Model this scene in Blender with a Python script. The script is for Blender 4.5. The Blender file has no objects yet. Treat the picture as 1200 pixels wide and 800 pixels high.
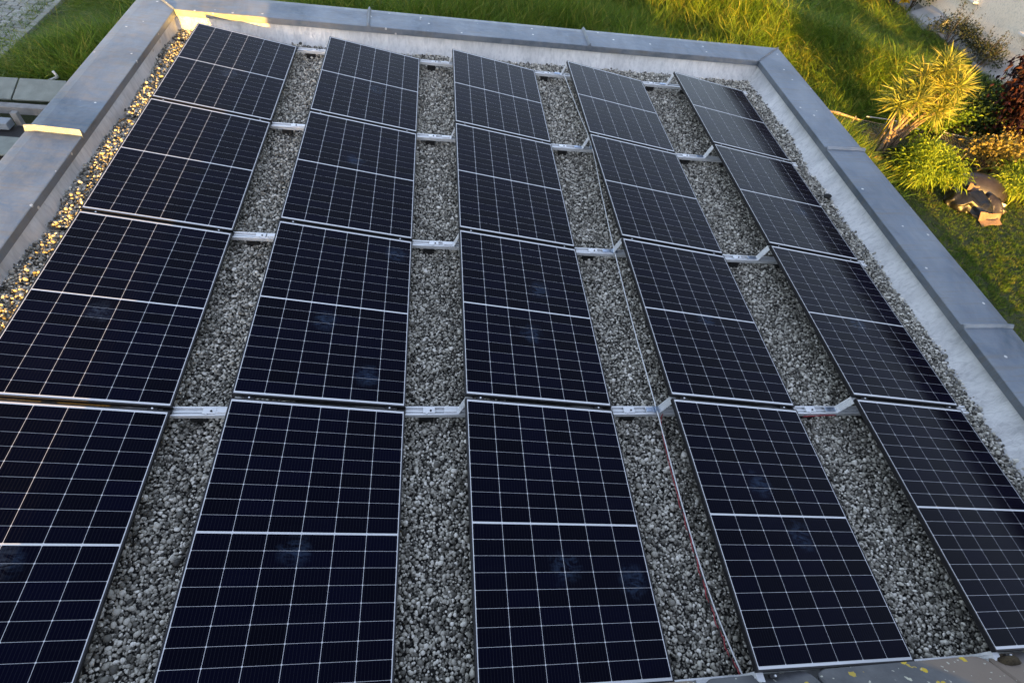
import bpy, bmesh, math, random
import numpy as np
from mathutils import Vector, Matrix

random.seed(7)
RNG = np.random.default_rng(7)
SC = bpy.context.scene
COL = SC.collection
R = math.radians

# ------------------------------------------------------------------ camera
cam_data = bpy.data.cameras.new('camera')
cam_data.sensor_width = 36.0
cam_data.lens = 636.13 / 1200 * 36
cam_data.clip_end = 600
cam = bpy.data.objects.new('camera', cam_data)
COL.objects.link(cam)
cam.location = (2.77818, -0.29909, 3.47137)
cam.rotation_euler = (0.67474, -0.13607, -0.08526)
SC.camera = cam

# ------------------------------------------------------------------ sky, sun, exposure
SUN_EL, SUN_AZ = R(4.9), R(0.5)            # light travels towards +Y, drifting towards +X
world = bpy.data.worlds.new('World')
SC.world = world
world.use_nodes = True
wn = world.node_tree
sky = wn.nodes.new('ShaderNodeTexSky')
sky.sky_type = 'NISHITA'
sky.sun_disc = False
sky.sun_elevation = SUN_EL
sky.sun_rotation = math.pi + SUN_AZ
sky.air_density = 1.0
sky.dust_density = 1.6
sky.ozone_density = 2.5
bg = wn.nodes['Background']
bg.inputs['Strength'].default_value = 0.14
hs = wn.nodes.new('ShaderNodeHueSaturation')        # colour balance of the sky: paler, slightly warmer
hs.inputs['Saturation'].default_value = 0.60
tint = wn.nodes.new('ShaderNodeMix'); tint.data_type = 'RGBA'; tint.blend_type = 'MULTIPLY'
tint.inputs[0].default_value = 1.0
tint.inputs[7].default_value = (1.07, 0.985, 0.98, 1)
wn.links.new(sky.outputs[0], hs.inputs['Color'])
wn.links.new(hs.outputs[0], tint.inputs[6])
wn.links.new(tint.outputs[2], bg.inputs['Color'])

sun_data = bpy.data.lights.new('sun', 'SUN')
sun_data.energy = 3.6
sun_data.angle = R(0.5)
sun_data.color = (1.0, 0.52, 0.07)
sun = bpy.data.objects.new('sun', sun_data)
COL.objects.link(sun)
d = Vector((math.sin(SUN_AZ) * math.cos(SUN_EL), math.cos(SUN_AZ) * math.cos(SUN_EL), -math.sin(SUN_EL)))
sun.rotation_euler = d.to_track_quat('-Z', 'Y').to_euler()
sun.location = (0, -20, 12)

vs = SC.view_settings
vs.view_transform = 'Standard'
vs.look = 'None'
vs.gamma = 1
vs.exposure = 2.85

# ------------------------------------------------------------------ material helpers
class NT:
    def __init__(self, name):
        self.m = bpy.data.materials.new(name)
        self.m.use_nodes = True
        self.t = self.m.node_tree
        self.b = self.t.nodes['Principled BSDF']

    def n(self, kind, **kw):
        nd = self.t.nodes.new('ShaderNode' + kind)
        for k, v in kw.items():
            if k.startswith('i_'):
                nd.inputs[k[2:]].default_value = v
            else:
                setattr(nd, k, v)
        return nd

    def l(self, a, b):
        self.t.links.new(a, b)

    def set(self, **kw):
        for k, v in kw.items():
            self.b.inputs[k.replace('_', ' ')].default_value = v
        return self

    def coord(self, kind='Object'):
        if kind == 'World':
            return self.n('NewGeometry').outputs['Position']
        return self.n('TexCoord').outputs[kind]

    def noise(self, scale, detail=4.0, rough=0.55, co=None, stretch=None, dist=0.0):
        co = co or self.coord()
        if stretch:
            mp = self.n('Mapping')
            mp.inputs['Scale'].default_value = stretch
            self.l(co, mp.inputs['Vector'])
            co = mp.outputs['Vector']
        nd = self.n('TexNoise')
        nd.inputs['Scale'].default_value = scale
        nd.inputs['Detail'].default_value = detail
        nd.inputs['Roughness'].default_value = rough
        nd.inputs['Distortion'].default_value = dist
        self.l(co, nd.inputs['Vector'])
        return nd.outputs['Fac']

    def ramp(self, fac, stops, interp='LINEAR'):
        nd = self.n('ValToRGB')
        cr = nd.color_ramp
        cr.interpolation = interp
        while len(cr.elements) < len(stops):
            cr.elements.new(0.5)
        for e, (p, c) in zip(cr.elements, stops):
            e.position = p
            e.color = (c[0], c[1], c[2], 1) if not isinstance(c, (int, float)) else (c, c, c, 1)
        self.l(fac, nd.inputs['Fac'])
        return nd.outputs['Color']

    def mix(self, fac, a, b, blend='MIX'):
        nd = self.n('Mix', data_type='RGBA', blend_type=blend)
        for q, v in ((0, fac), (6, a), (7, b)):
            sock = nd.inputs[q]
            if hasattr(v, 'is_output'):
                self.l(v, sock)
            elif isinstance(v, (int, float)):
                sock.default_value = v if q == 0 else (v, v, v, 1)
            else:
                sock.default_value = (v[0], v[1], v[2], 1)
        return nd.outputs[2]

    def math(self, op, a, b=0.0, c=None):
        nd = self.n('Math', operation=op)
        for i, v in enumerate((a, b) if c is None else (a, b, c)):
            if hasattr(v, 'is_output'):
                self.l(v, nd.inputs[i])
            else:
                nd.inputs[i].default_value = v
        return nd.outputs[0]

    def base(self, c):
        if hasattr(c, 'is_output'):
            self.l(c, self.b.inputs['Base Color'])
        else:
            self.b.inputs['Base Color'].default_value = (c[0], c[1], c[2], 1)
        return self

    def bump(self, h, strength=0.4, dist=0.01):
        nd = self.n('Bump')
        nd.inputs['Strength'].default_value = strength
        nd.inputs['Distance'].default_value = dist
        self.l(h, nd.inputs['Height'])
        self.l(nd.outputs[0], self.b.inputs['Normal'])
        return self

    def rough(self, r):
        if hasattr(r, 'is_output'):
            self.l(r, self.b.inputs['Roughness'])
        else:
            self.b.inputs['Roughness'].default_value = r
        return self


M = {}


def simple(name, col, rough=0.6, metal=0.0, var=0.25, scale=8.0, bump=0.2, bdist=0.004, detail=5):
    k = NT(name)
    f = k.noise(scale, detail)
    lo = tuple(c * (1 - var) for c in col)
    hi = tuple(min(1, c * (1 + var)) for c in col)
    k.base(k.ramp(f, [(0.3, lo), (0.7, hi)])).rough(rough).set(Metallic=metal)
    if bump:
        k.bump(k.noise(scale * 6, 3), bump, bdist)
    M[name] = k.m
    return k.m


# zinc coping: blue-grey patina, clouds, small pale specks
k = NT('zinc')
co = k.coord('World')
cloud = k.noise(1.7, 6, 0.6, co, (1, 0.55, 1), 0.7)
fine = k.noise(14, 5, 0.6, co, (1, 0.4, 1))
c0 = k.ramp(cloud, [(0.3, (0.095, 0.125, 0.160)), (0.5, (0.165, 0.200, 0.245)), (0.72, (0.250, 0.282, 0.315))])
c1 = k.mix(k.ramp(fine, [(0.40, 0.0), (0.75, 0.45)]), c0, (0.31, 0.325, 0.345))
vor = k.n('TexVoronoi', i_Scale=9.0)
k.l(co, vor.inputs['Vector'])
spk = k.math('LESS_THAN', vor.outputs['Distance'], 0.13)
sel = k.n('SeparateColor')
k.l(vor.outputs['Color'], sel.inputs[0])
spk = k.math('MULTIPLY', spk, k.math('GREATER_THAN', sel.outputs[0], 0.72))
streak = k.noise(5, 5, 0.7, co, (0.25, 6.0, 1), 0.6)
c1 = k.mix(k.ramp(streak, [(0.50, 0.0), (0.72, 0.6)]), c1, (0.205, 0.185, 0.155))
k.base(k.mix(spk, c1, (0.62, 0.62, 0.60)))
k.rough(k.ramp(fine, [(0.3, 0.42), (0.7, 0.62)])).set(Metallic=0.55)
k.bump(k.noise(3.0, 4, 0.6, co), 0.6, 0.03)
M['zinc'] = k.m

# roofing membrane on the upstands: pale grey with dirt streaks
k = NT('membrane')
co = k.coord('World')
f1 = k.noise(3.0, 6, 0.6, co, (1, 1, 0.5), 0.4)
f2 = k.noise(16.0, 5, 0.65, co, (1.6, 1.6, 0.25), 0.5)
c = k.ramp(f1, [(0.28, (0.52, 0.53, 0.535)), (0.6, (0.70, 0.705, 0.70)), (0.8, (0.78, 0.78, 0.765))])
c = k.mix(k.ramp(f2, [(0.46, 0.0), (0.70, 0.5)]), c, (0.32, 0.335, 0.35))
k.base(c).rough(0.62).bump(f2, 0.7, 0.02)
M['membrane'] = k.m

# solar cell, glossy under glass; busbars along the module length
def cell_material(name, smudged):
    k = NT(name)
    co = k.coord('Object')
    sx = k.n('SeparateXYZ')
    k.l(co, sx.inputs[0])
    fr = k.math('FRACT', k.math('MULTIPLY', k.math('ADD', sx.outputs['X'], 0.0909), 1 / 0.0182))
    bus = k.math('LESS_THAN', k.math('ABSOLUTE', k.math('SUBTRACT', fr, 0.5)), 0.045)
    w = k.coord('World')
    oi = k.n('ObjectInfo')
    tone = k.mix(oi.outputs['Random'], (0.0002, 0.0004, 0.0040), (0.0004, 0.0008, 0.0085))
    big = k.noise(1.3, 5, 0.6, w)
    dust = k.ramp(big, [(0.35, 0.0), (0.8, 0.004)])
    c = k.mix(dust, tone, (0.16, 0.17, 0.19))
    run = k.ramp(k.noise(2.6, 6, 0.7, w, (0.45, 3.2, 1.0), 0.8), [(0.56, 0.0), (0.82, 0.006)])
    c = k.mix(run, c, (0.30, 0.31, 0.33))
    c = k.mix(k.math('MULTIPLY', bus, 0.06), c, (0.20, 0.21, 0.24))
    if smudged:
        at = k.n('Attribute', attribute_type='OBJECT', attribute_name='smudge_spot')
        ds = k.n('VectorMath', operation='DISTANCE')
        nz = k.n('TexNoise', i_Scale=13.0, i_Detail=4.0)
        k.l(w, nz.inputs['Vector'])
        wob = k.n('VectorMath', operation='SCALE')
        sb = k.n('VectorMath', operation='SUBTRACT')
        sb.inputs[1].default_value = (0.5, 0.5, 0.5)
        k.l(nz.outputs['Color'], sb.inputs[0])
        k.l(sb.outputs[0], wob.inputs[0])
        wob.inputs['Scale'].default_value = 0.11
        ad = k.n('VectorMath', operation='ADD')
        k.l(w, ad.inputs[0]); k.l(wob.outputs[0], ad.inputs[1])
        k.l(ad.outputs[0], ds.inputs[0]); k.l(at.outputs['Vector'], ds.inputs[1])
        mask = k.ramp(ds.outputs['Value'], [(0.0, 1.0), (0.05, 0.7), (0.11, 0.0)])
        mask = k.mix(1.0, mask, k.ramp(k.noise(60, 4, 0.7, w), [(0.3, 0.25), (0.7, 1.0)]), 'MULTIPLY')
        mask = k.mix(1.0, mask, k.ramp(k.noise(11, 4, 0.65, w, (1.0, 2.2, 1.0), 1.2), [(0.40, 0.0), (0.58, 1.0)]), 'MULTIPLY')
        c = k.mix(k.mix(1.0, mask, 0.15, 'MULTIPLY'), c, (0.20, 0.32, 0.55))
    k.base(c)
    k.rough(k.ramp(big, [(0.3, 0.05), (0.75, 0.11)]))
    k.set(IOR=1.45)
    k.b.inputs['Specular IOR Level'].default_value = 0.06
    M[name] = k.m
cell_material('cell', False)
cell_material('cell_smudged', True)

k = NT('backsheet')
k.base((0.64, 0.65, 0.67)).rough(0.22)
M['backsheet'] = k.m
simple('black_frame', (0.007, 0.007, 0.009), 0.5, 0.0, 0.3, 20, 0.0)
k = NT('aluminium')
f = k.noise(30, 4, 0.6, k.coord('World'), (0.3, 3, 3))
k.base(k.ramp(f, [(0.3, (0.66, 0.68, 0.69)), (0.7, (0.84, 0.85, 0.86))])).rough(k.ramp(f, [(0.3, 0.30), (0.7, 0.45)])).set(Metallic=0.35)
M['aluminium'] = k.m
simple('dark_metal', (0.03, 0.03, 0.033), 0.5, 0.6, 0.3, 20, 0)
simple('black_rubber', (0.012, 0.012, 0.012), 0.7, 0, 0.3, 20, 0.1)
simple('clamp_steel', (0.42, 0.50, 0.62), 0.3, 0.85, 0.2, 40, 0)
simple('red_cable', (0.32, 0.035, 0.045), 0.45, 0, 0.2, 30, 0)
simple('black_cable', (0.02, 0.018, 0.018), 0.5, 0, 0.2, 30, 0)

# pebbles: each stone has its own tone
k = NT('pebble')
oi = k.n('ObjectInfo')
c = k.ramp(oi.outputs['Random'], [(0.0, (0.05, 0.047, 0.040)), (0.27, (0.185, 0.176, 0.148)), (0.52, (0.41, 0.39, 0.332)),
                                  (0.80, (0.63, 0.605, 0.52)), (0.96, (0.90, 0.87, 0.78))])
f = k.noise(40, 5, 0.6)
c = k.mix(1.0, c, k.ramp(f, [(0.3, 0.72), (0.7, 1.12)]), 'MULTIPLY')
k.base(c).rough(0.55).bump(k.noise(110, 3), 0.25, 0.002)
M['pebble'] = k.m
simple('fine_grit', (0.06, 0.06, 0.06), 0.9, 0, 0.5, 60, 0.8, 0.01)

# planting
def leafy(name, c0, c1, c2=None, rough=0.5, trans=0.25, inst=False):
    k = NT(name)
    if inst:
        f = k.n('ObjectInfo').outputs['Random']
    else:
        at = k.n('Attribute', attribute_name='tone')
        f = at.outputs['Fac']
    st = [(0.0, c0), (0.72, c1)] + ([(1.0, c2)] if c2 else [])
    c = k.ramp(f, st)
    k.base(c).rough(rough)
    k.b.inputs['Specular IOR Level'].default_value = 0.18
    tr = k.n('BsdfTranslucent')
    k.l(c, tr.inputs['Color'])
    mx = k.n('MixShader', i_Fac=trans)
    k.l(k.b.outputs[0], mx.inputs[1]); k.l(tr.outputs[0], mx.inputs[2])
    k.l(mx.outputs[0], k.t.nodes['Material Output'].inputs['Surface'])
    M[name] = k.m
leafy('tall_grass', (0.045, 0.105, 0.010), (0.125, 0.205, 0.018), (0.28, 0.26, 0.05), inst=True)
leafy('lawn_grass', (0.040, 0.095, 0.010), (0.11, 0.185, 0.020), (0.18, 0.18, 0.035), inst=True)
leafy('yucca_leaf', (0.12, 0.16, 0.03), (0.26, 0.28, 0.05), (0.42, 0.36, 0.09))
leafy('bamboo_leaf', (0.07, 0.13, 0.010), (0.20, 0.28, 0.02), (0.32, 0.36, 0.04))
leafy('dark_leaf', (0.012, 0.030, 0.010), (0.04, 0.07, 0.018), (0.10, 0.12, 0.03))
leafy('grey_leaf', (0.018, 0.028, 0.016), (0.045, 0.058, 0.035), (0.08, 0.09, 0.06))
leafy('gold_leaf', (0.10, 0.10, 0.02), (0.26, 0.20, 0.06), (0.42, 0.34, 0.16))
leafy('red_leaf', (0.012, 0.005, 0.006), (0.036, 0.011, 0.011), (0.15, 0.06, 0.03))
leafy('yellow_flower', (0.45, 0.28, 0.01), (0.62, 0.42, 0.02), (0.7, 0.5, 0.05))
simple('bark', (0.21, 0.155, 0.105), 0.85, 0, 0.4, 14, 0.7, 0.01)
simple('twig', (0.07, 0.055, 0.04), 0.85, 0, 0.4, 14, 0.4, 0.01)

# ground
k = NT('soil')
w = k.coord('World')
f = k.noise(2.2, 8, 0.65, w)
g = k.noise(26, 6, 0.7, w)
c = k.ramp(f, [(0.3, (0.022, 0.033, 0.010)), (0.55, (0.040, 0.052, 0.016)), (0.8, (0.062, 0.056, 0.028))])
c = k.mix(k.ramp(g, [(0.35, 0.0), (0.75, 0.55)]), c, (0.075, 0.095, 0.025))
k.base(c).rough(0.95).bump(g, 0.9, 0.06)
M['soil'] = k.m
k = NT('paver')
oi = k.n('ObjectInfo')
c = k.ramp(oi.outputs['Random'], [(0, (0.19, 0.20, 0.185)), (1, (0.33, 0.34, 0.315))])
f = k.noise(9, 6, 0.65, k.coord('World'))
c = k.mix(k.ramp(f, [(0.45, 0.0), (0.75, 0.5)]), c, (0.12, 0.135, 0.09))
k.base(c).rough(0.85).bump(f, 0.3, 0.01)
M['paver'] = k.m
simple('joint_dirt', (0.012, 0.014, 0.009), 0.95, 0, 0.5, 12, 0.6)

# stucco, render
k = NT('stucco')
f = k.noise(16, 3, 0.8, k.coord('World'))
g = k.noise(1.2, 5, 0.6, k.coord('World'))
c = k.ramp(g, [(0.3, (0.80, 0.71, 0.57)), (0.7, (0.87, 0.78, 0.64))])
c = k.mix(k.ramp(f, [(0.36, 0.5), (0.50, 0.0)]), c, (0.50, 0.46, 0.39))
k.base(c).rough(0.9).bump(f, 0.8, 0.03)
M['stucco'] = k.m
simple('render_wall', (0.52, 0.50, 0.46), 0.9, 0, 0.1, 5, 0.4, 0.01)
simple('concrete', (0.30, 0.30, 0.30), 0.8, 0, 0.25, 4, 0.4, 0.01)
simple('white_paint', (0.70, 0.70, 0.69), 0.45, 0, 0.08, 6, 0.0)
k = NT('light_well_cover')
g = k.noise(1.6, 5, 0.6, k.coord('World'))
k.base(k.ramp(g, [(0.3, (0.27, 0.29, 0.32)), (0.7, (0.42, 0.43, 0.45))])).rough(0.35)
M['light_well_cover'] = k.m
k = NT('window_glass')
k.base((0.02, 0.025, 0.03)).rough(0.06)
M['window_glass'] = k.m

# slate-grey roof tiles with lichen
k = NT('roof_tile')
w = k.coord('World')
oi = k.n('ObjectInfo')
f = k.noise(5, 7, 0.65, w)
c = k.ramp(f, [(0.3, (0.060, 0.064, 0.072)), (0.6, (0.105, 0.110, 0.118)), (0.8, (0.155, 0.155, 0.155))])
tan = k.ramp(k.noise(1.4, 3, 0.5, w, None, 0.4), [(0.50, 0.0), (0.56, 0.75)])
c = k.mix(tan, c, (0.215, 0.165, 0.125))
v = k.n('TexVoronoi', i_Scale=13.0)
dst = k.n('TexNoise', i_Scale=30.0, i_Detail=3.0)
k.l(w, dst.inputs['Vector'])
sc_ = k.n('VectorMath', operation='SCALE'); sc_.inputs['Scale'].default_value = 0.055
k.l(dst.outputs['Color'], sc_.inputs[0])
ad = k.n('VectorMath', operation='ADD')
k.l(w, ad.inputs[0]); k.l(sc_.outputs[0], ad.inputs[1]); k.l(ad.outputs[0], v.inputs['Vector'])
sep = k.n('SeparateColor'); k.l(v.outputs['Color'], sep.inputs[0])
spot = k.math('MULTIPLY', k.math('LESS_THAN', v.outputs['Distance'], 0.30), k.math('GREATER_THAN', sep.outputs[0], 0.68))
lich = k.ramp(sep.outputs[1], [(0.0, (0.50, 0.36, 0.03)), (0.45, (0.40, 0.30, 0.05)), (0.72, (0.40, 0.17, 0.05)), (0.82, (0.45, 0.45, 0.36))], 'CONSTANT')
c = k.mix(spot, c, lich)
v2 = k.n('TexVoronoi', i_Scale=36.0); k.l(ad.outputs[0], v2.inputs['Vector'])
sep2 = k.n('SeparateColor'); k.l(v2.outputs['Color'], sep2.inputs[0])
sp2 = k.math('MULTIPLY', k.math('LESS_THAN', v2.outputs['Distance'], 0.24), k.math('GREATER_THAN', sep2.outputs[0], 0.82))
c = k.mix(sp2, c, (0.42, 0.42, 0.36))
k.base(c).rough(0.75).bump(k.noise(60, 4, 0.6, w), 0.35, 0.006)
M['roof_tile'] = k.m
simple('dark_roof', (0.022, 0.018, 0.017), 0.8, 0, 0.3, 6, 0.4, 0.02)
simple('moss', (0.075, 0.055, 0.028), 0.95, 0, 0.5, 30, 0.9, 0.02)
simple('weathered_wood', (0.20, 0.205, 0.205), 0.85, 0, 0.25, 6, 0.4, 0.01)
simple('pale_board', (0.19, 0.215, 0.195), 0.8, 0, 0.18, 5, 0.3, 0.01)
simple('blue_grey_paint', (0.20, 0.235, 0.27), 0.6, 0, 0.2, 6, 0.2)
simple('red_plastic', (0.45, 0.06, 0.04), 0.5, 0, 0.15, 6, 0.0)
simple('black_plastic', (0.008, 0.008, 0.008), 0.42, 0, 0.4, 5, 0.3, 0.01)
simple('brown_plastic', (0.020, 0.016, 0.015), 0.42, 0, 0.35, 5, 0.2, 0.01)
simple('sunlit_tan', (0.19, 0.12, 0.075), 0.8, 0, 0.25, 7, 0.3, 0.01)  # tan that paints in the sunlit faces of the dark heap
simple('pale_rim', (0.66, 0.60, 0.54), 0.5, 0, 0.1, 7, 0.0)
simple('wire_fence', (0.28, 0.28, 0.25), 0.5, 0.5, 0.2, 7, 0.0)
simple('peeled_wood', (0.42, 0.29, 0.19), 0.8, 0, 0.25, 7, 0.3, 0.01)

# ------------------------------------------------------------------ object helpers
def link(o, parent=None):
    COL.objects.link(o)
    if parent is not None:
        o.parent = parent
    return o


def obj(name, verts, faces, mat, parent=None, smooth=False, loc=(0, 0, 0), rot=(0, 0, 0), bevel=0.0):
    me = bpy.data.meshes.new(name)
    me.from_pydata([tuple(map(float, v)) for v in verts], [], [tuple(int(i) for i in f) for f in faces])
    me.validate()
    for m in (mat if isinstance(mat, (list, tuple)) else [mat]):
        me.materials.append(M[m] if isinstance(m, str) else m)
    bm = bmesh.new(); bm.from_mesh(me)
    bmesh.ops.recalc_face_normals(bm, faces=bm.faces)
    if bevel:
        bmesh.ops.bevel(bm, geom=list(bm.edges), offset=bevel, segments=1, affect='EDGES', clamp_overlap=True)
    bm.to_mesh(me); bm.free()
    if smooth:
        me.polygons.foreach_set('use_smooth', [True] * len(me.polygons))
    o = bpy.data.objects.new(name, me)
    o.location = loc; o.rotation_euler = rot
    return link(o, parent)


def tag(o, label=None, cat=None, group=None, kind=None):
    for key, v in (('label', label), ('category', cat), ('group', group), ('kind', kind)):
        if v:
            o[key] = v
    return o


def thing(name, label, cat, loc=(0, 0, 0), rot=(0, 0, 0), group=None):
    o = bpy.data.objects.new(name, None)
    o.empty_display_size = 0.2
    o.location = loc; o.rotation_euler = rot
    link(o)
    return tag(o, label, cat, group)


class MB:
    """collects simple solids into one mesh"""
    def __init__(self):
        self.v, self.f = [], []

    def add(self, v, f):
        n = len(self.v)
        self.v += [tuple(p) for p in v]
        self.f += [tuple(i + n for i in q) for q in f]
        return self

    def box(self, x0, x1, y0, y1, z0, z1):
        v = [(x, y, z) for z in (z0, z1) for y in (y0, y1) for x in (x0, x1)]
        return self.add(v, [(0, 2, 3, 1), (4, 5, 7, 6), (0, 1, 5, 4), (2, 6, 7, 3), (0, 4, 6, 2), (1, 3, 7, 5)])

    def prism(self, ends):
        """loft of closed loops of equal length"""
        n = len(ends[0]); v = [p for e in ends for p in e]; f = []
        for a in range(len(ends) - 1):
            for i in range(n):
                j = (i + 1) % n
                f.append((a * n + i, a * n + j, (a + 1) * n + j, (a + 1) * n + i))
        f.append(tuple(range(n - 1, -1, -1)))
        f.append(tuple((len(ends) - 1) * n + i for i in range(n)))
        return self.add(v, f)

    def tube(self, pts, r, n=8):
        pts = [Vector(p) for p in pts]
        rr = r if isinstance(r, (list, tuple)) else [r] * len(pts)
        loops = []
        up = Vector((0, 0, 1))
        for i, p in enumerate(pts):
            t = (pts[min(i + 1, len(pts) - 1)] - pts[max(i - 1, 0)]).normalized()
            a = t.cross(up)
            if a.length < 1e-3:
                a = t.cross(Vector((1, 0, 0)))
            a.normalize(); b = t.cross(a)
            loops.append([p + rr[i] * (a * math.cos(2 * math.pi * k / n) + b * math.sin(2 * math.pi * k / n)) for k in range(n)])
        return self.prism(loops)

    def obj(self, name, mat, parent=None, smooth=False, bevel=0.0, loc=(0, 0, 0), rot=(0, 0, 0)):
        return obj(name, self.v, self.f, mat, parent, smooth, loc, rot, bevel)


def lerp(a, b, t):
    return tuple(a[i] + (b[i] - a[i]) * t for i in range(len(a)))


def cam_uv(p):
    """pixel of a world point in the 1200 x 800 frame; used only to skip what lies far outside the view"""
    q = cam.rotation_euler.to_matrix().transposed() @ (Vector(p) - cam.location)
    if q.z > -0.1:
        return (-9999, -9999)
    return (600 + 636.13 * q.x / -q.z, 400 - 636.13 * q.y / -q.z)


def in_view(p, m=160):
    u, v = cam_uv(p)
    return -m < u < 1200 + m and -m < v < 800 + m


# ------------------------------------------------------------------ scatter (countless small things only)
def scatter(name, protos, pts, rots, scl, label):
    cl = bpy.data.collections.new(name + '_pieces')
    for p in protos:
        cl.objects.link(p)
    me = bpy.data.meshes.new(name)
    n = len(pts)
    me.vertices.add(n)
    me.vertices.foreach_set('co', np.asarray(pts, dtype=np.float32).ravel())
    a = me.attributes.new('rot', 'FLOAT_VECTOR', 'POINT'); a.data.foreach_set('vector', np.asarray(rots, dtype=np.float32).ravel())
    a = me.attributes.new('scl', 'FLOAT_VECTOR', 'POINT'); a.data.foreach_set('vector', np.asarray(scl, dtype=np.float32).ravel())
    a = me.attributes.new('pick', 'INT', 'POINT'); a.data.foreach_set('value', RNG.integers(0, len(protos), n).astype(np.int32))
    o = bpy.data.objects.new(name, me)
    link(o)
    ng = bpy.data.node_groups.new(name + '_scatter', 'GeometryNodeTree')
    ng.interface.new_socket('Geometry', in_out='INPUT', socket_type='NodeSocketGeometry')
    ng.interface.new_socket('Geometry', in_out='OUTPUT', socket_type='NodeSocketGeometry')
    N = ng.nodes.new
    gi, go = N('NodeGroupInput'), N('NodeGroupOutput')
    ci = N('GeometryNodeCollectionInfo'); ci.inputs['Collection'].default_value = cl
    ci.inputs['Separate Children'].default_value = True; ci.inputs['Reset Children'].default_value = True
    ip = N('GeometryNodeInstanceOnPoints'); ip.inputs['Pick Instance'].default_value = True
    def attr(nm, typ):
        q = N('GeometryNodeInputNamedAttribute'); q.data_type = typ; q.inputs['Name'].default_value = nm
        return q.outputs[0]
    er = N('FunctionNodeEulerToRotation')
    L = ng.links.new
    L(attr('rot', 'FLOAT_VECTOR'), er.inputs[0])
    L(gi.outputs[0], ip.inputs['Points']); L(ci.outputs[0], ip.inputs['Instance'])
    L(attr('pick', 'INT'), ip.inputs['Instance Index']); L(er.outputs[0], ip.inputs['Rotation'])
    L(attr('scl', 'FLOAT_VECTOR'), ip.inputs['Scale']); L(ip.outputs[0], go.inputs[0])
    md = o.modifiers.new('scatter', 'NODES'); md.node_group = ng
    return tag(o, label, None, None, 'stuff')


def proto(name, verts, faces, mat, smooth=False):
    o = obj(name, verts, faces, mat, None, smooth)
    COL.objects.unlink(o)
    return o


# ================================================================== GROUND
GZ = -3.0


def gz(x, y):
    """garden surface: flat round the buildings, a grassy bank between the flat roof and the neighbour"""
    x = np.asarray(x, dtype=float); y = np.asarray(y, dtype=float)
    t = (x - 13.2) * .75 + (y - 13.0) * .66
    up = np.clip(t / 2.3, 0, 1); up = up * up * (3 - 2 * up)
    dn = np.clip((t - 2.3) / 4.6, 0, 1); dn = dn * dn * (3 - 2 * dn)
    side = np.clip((x - 8.2) / 1.6, 0, 1) * np.clip((y - 11.9) / 1.8, 0, 1) * np.clip((20.6 - x) / 2.0, 0, 1)
    return GZ + 1.0 * up * (1 - dn) * side


def axis(lo, hi, f0, f1, step):
    a = list(np.linspace(lo, f0, 9)[:-1]) + list(np.arange(f0, f1, step)) + list(np.linspace(f1, hi, 9))
    return a


gx_, gy_ = axis(-300, 300, 4, 26, .5), axis(-300, 300, 8, 34, .5)
gv = [(x, y, float(gz(x, y))) for y in gy_ for x in gx_]
nxg = len(gx_)
gf = [(j * nxg + i, j * nxg + i + 1, (j + 1) * nxg + i + 1, (j + 1) * nxg + i) for j in range(len(gy_) - 1) for i in range(nxg - 1)]
tag(obj('ground', gv, gf, 'soil', None, True), 'garden ground of dark soil and matted grass around the flat roof', None, None, 'structure')

# ================================================================== FLAT ROOF BUILDING
IL0, IL1 = (-0.36, -3.0), (-0.36, 7.40)
IR0, IR1 = (7.655, -0.9), (7.70, 7.755)
OL0, OL1 = (-0.81, -3.0), (-0.82, 7.885)
OR0, OR1 = (8.17, -0.9), (8.225, 8.275)
bld = thing('flat_roof_building', 'flat roofed garage wing with zinc parapet under the solar panels', 'building', (3.7, 4, GZ))
bld_inv = Matrix.Translation((-3.7, -4, -GZ))


def under(o):
    """keep world coordinates under the building root"""
    o.parent = bld
    o.matrix_parent_inverse = bld_inv
    return o


def wall_prism(a, b, c, d_, z0, z1):
    m = MB()
    m.prism([[(q[0], q[1], z0) for q in (a, b, c, d_)], [(q[0], q[1], z1) for q in (a, b, c, d_)]])
    return m


def off(p, dx, dy):
    return (p[0] + dx, p[1] + dy)


under(wall_prism(off(OL0, .05, 0), off(OL1, .05, -.05), off(OR1, -.05, -.05), off(OR0, -.05, 0), GZ - .2, -0.122).obj('wall', 'render_wall'))
under(wall_prism(off(IL0, -.2, 0), off(IL1, -.2, .2), off(IR1, .2, .2), off(IR0, .2, 0), -0.119, -0.085).obj('roof_deck', 'fine_grit'))


def upstand_core(a0, a1, b1, b0):
    return wall_prism(a0, a1, b1, b0, -0.12, 0.165)


under(upstand_core(off(IL0, -.07, 0), off(IL1, -.07, .07), off(OL1, .05, -.05), off(OL0, .05, 0)).obj('parapet_core', 'render_wall'))
under(upstand_core(off(IL1, -.068, .07), off(IR1, .068, .07), off(OR1, -.05, -.052), off(OL1, .052, -.052)).obj('parapet_core', 'render_wall'))
under(upstand_core(off(IR0, .07, 0), off(IR1, .07, .068), off(OR1, -.052, -.054), off(OR0, -.05, 0)).obj('parapet_core', 'render_wall'))


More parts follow.
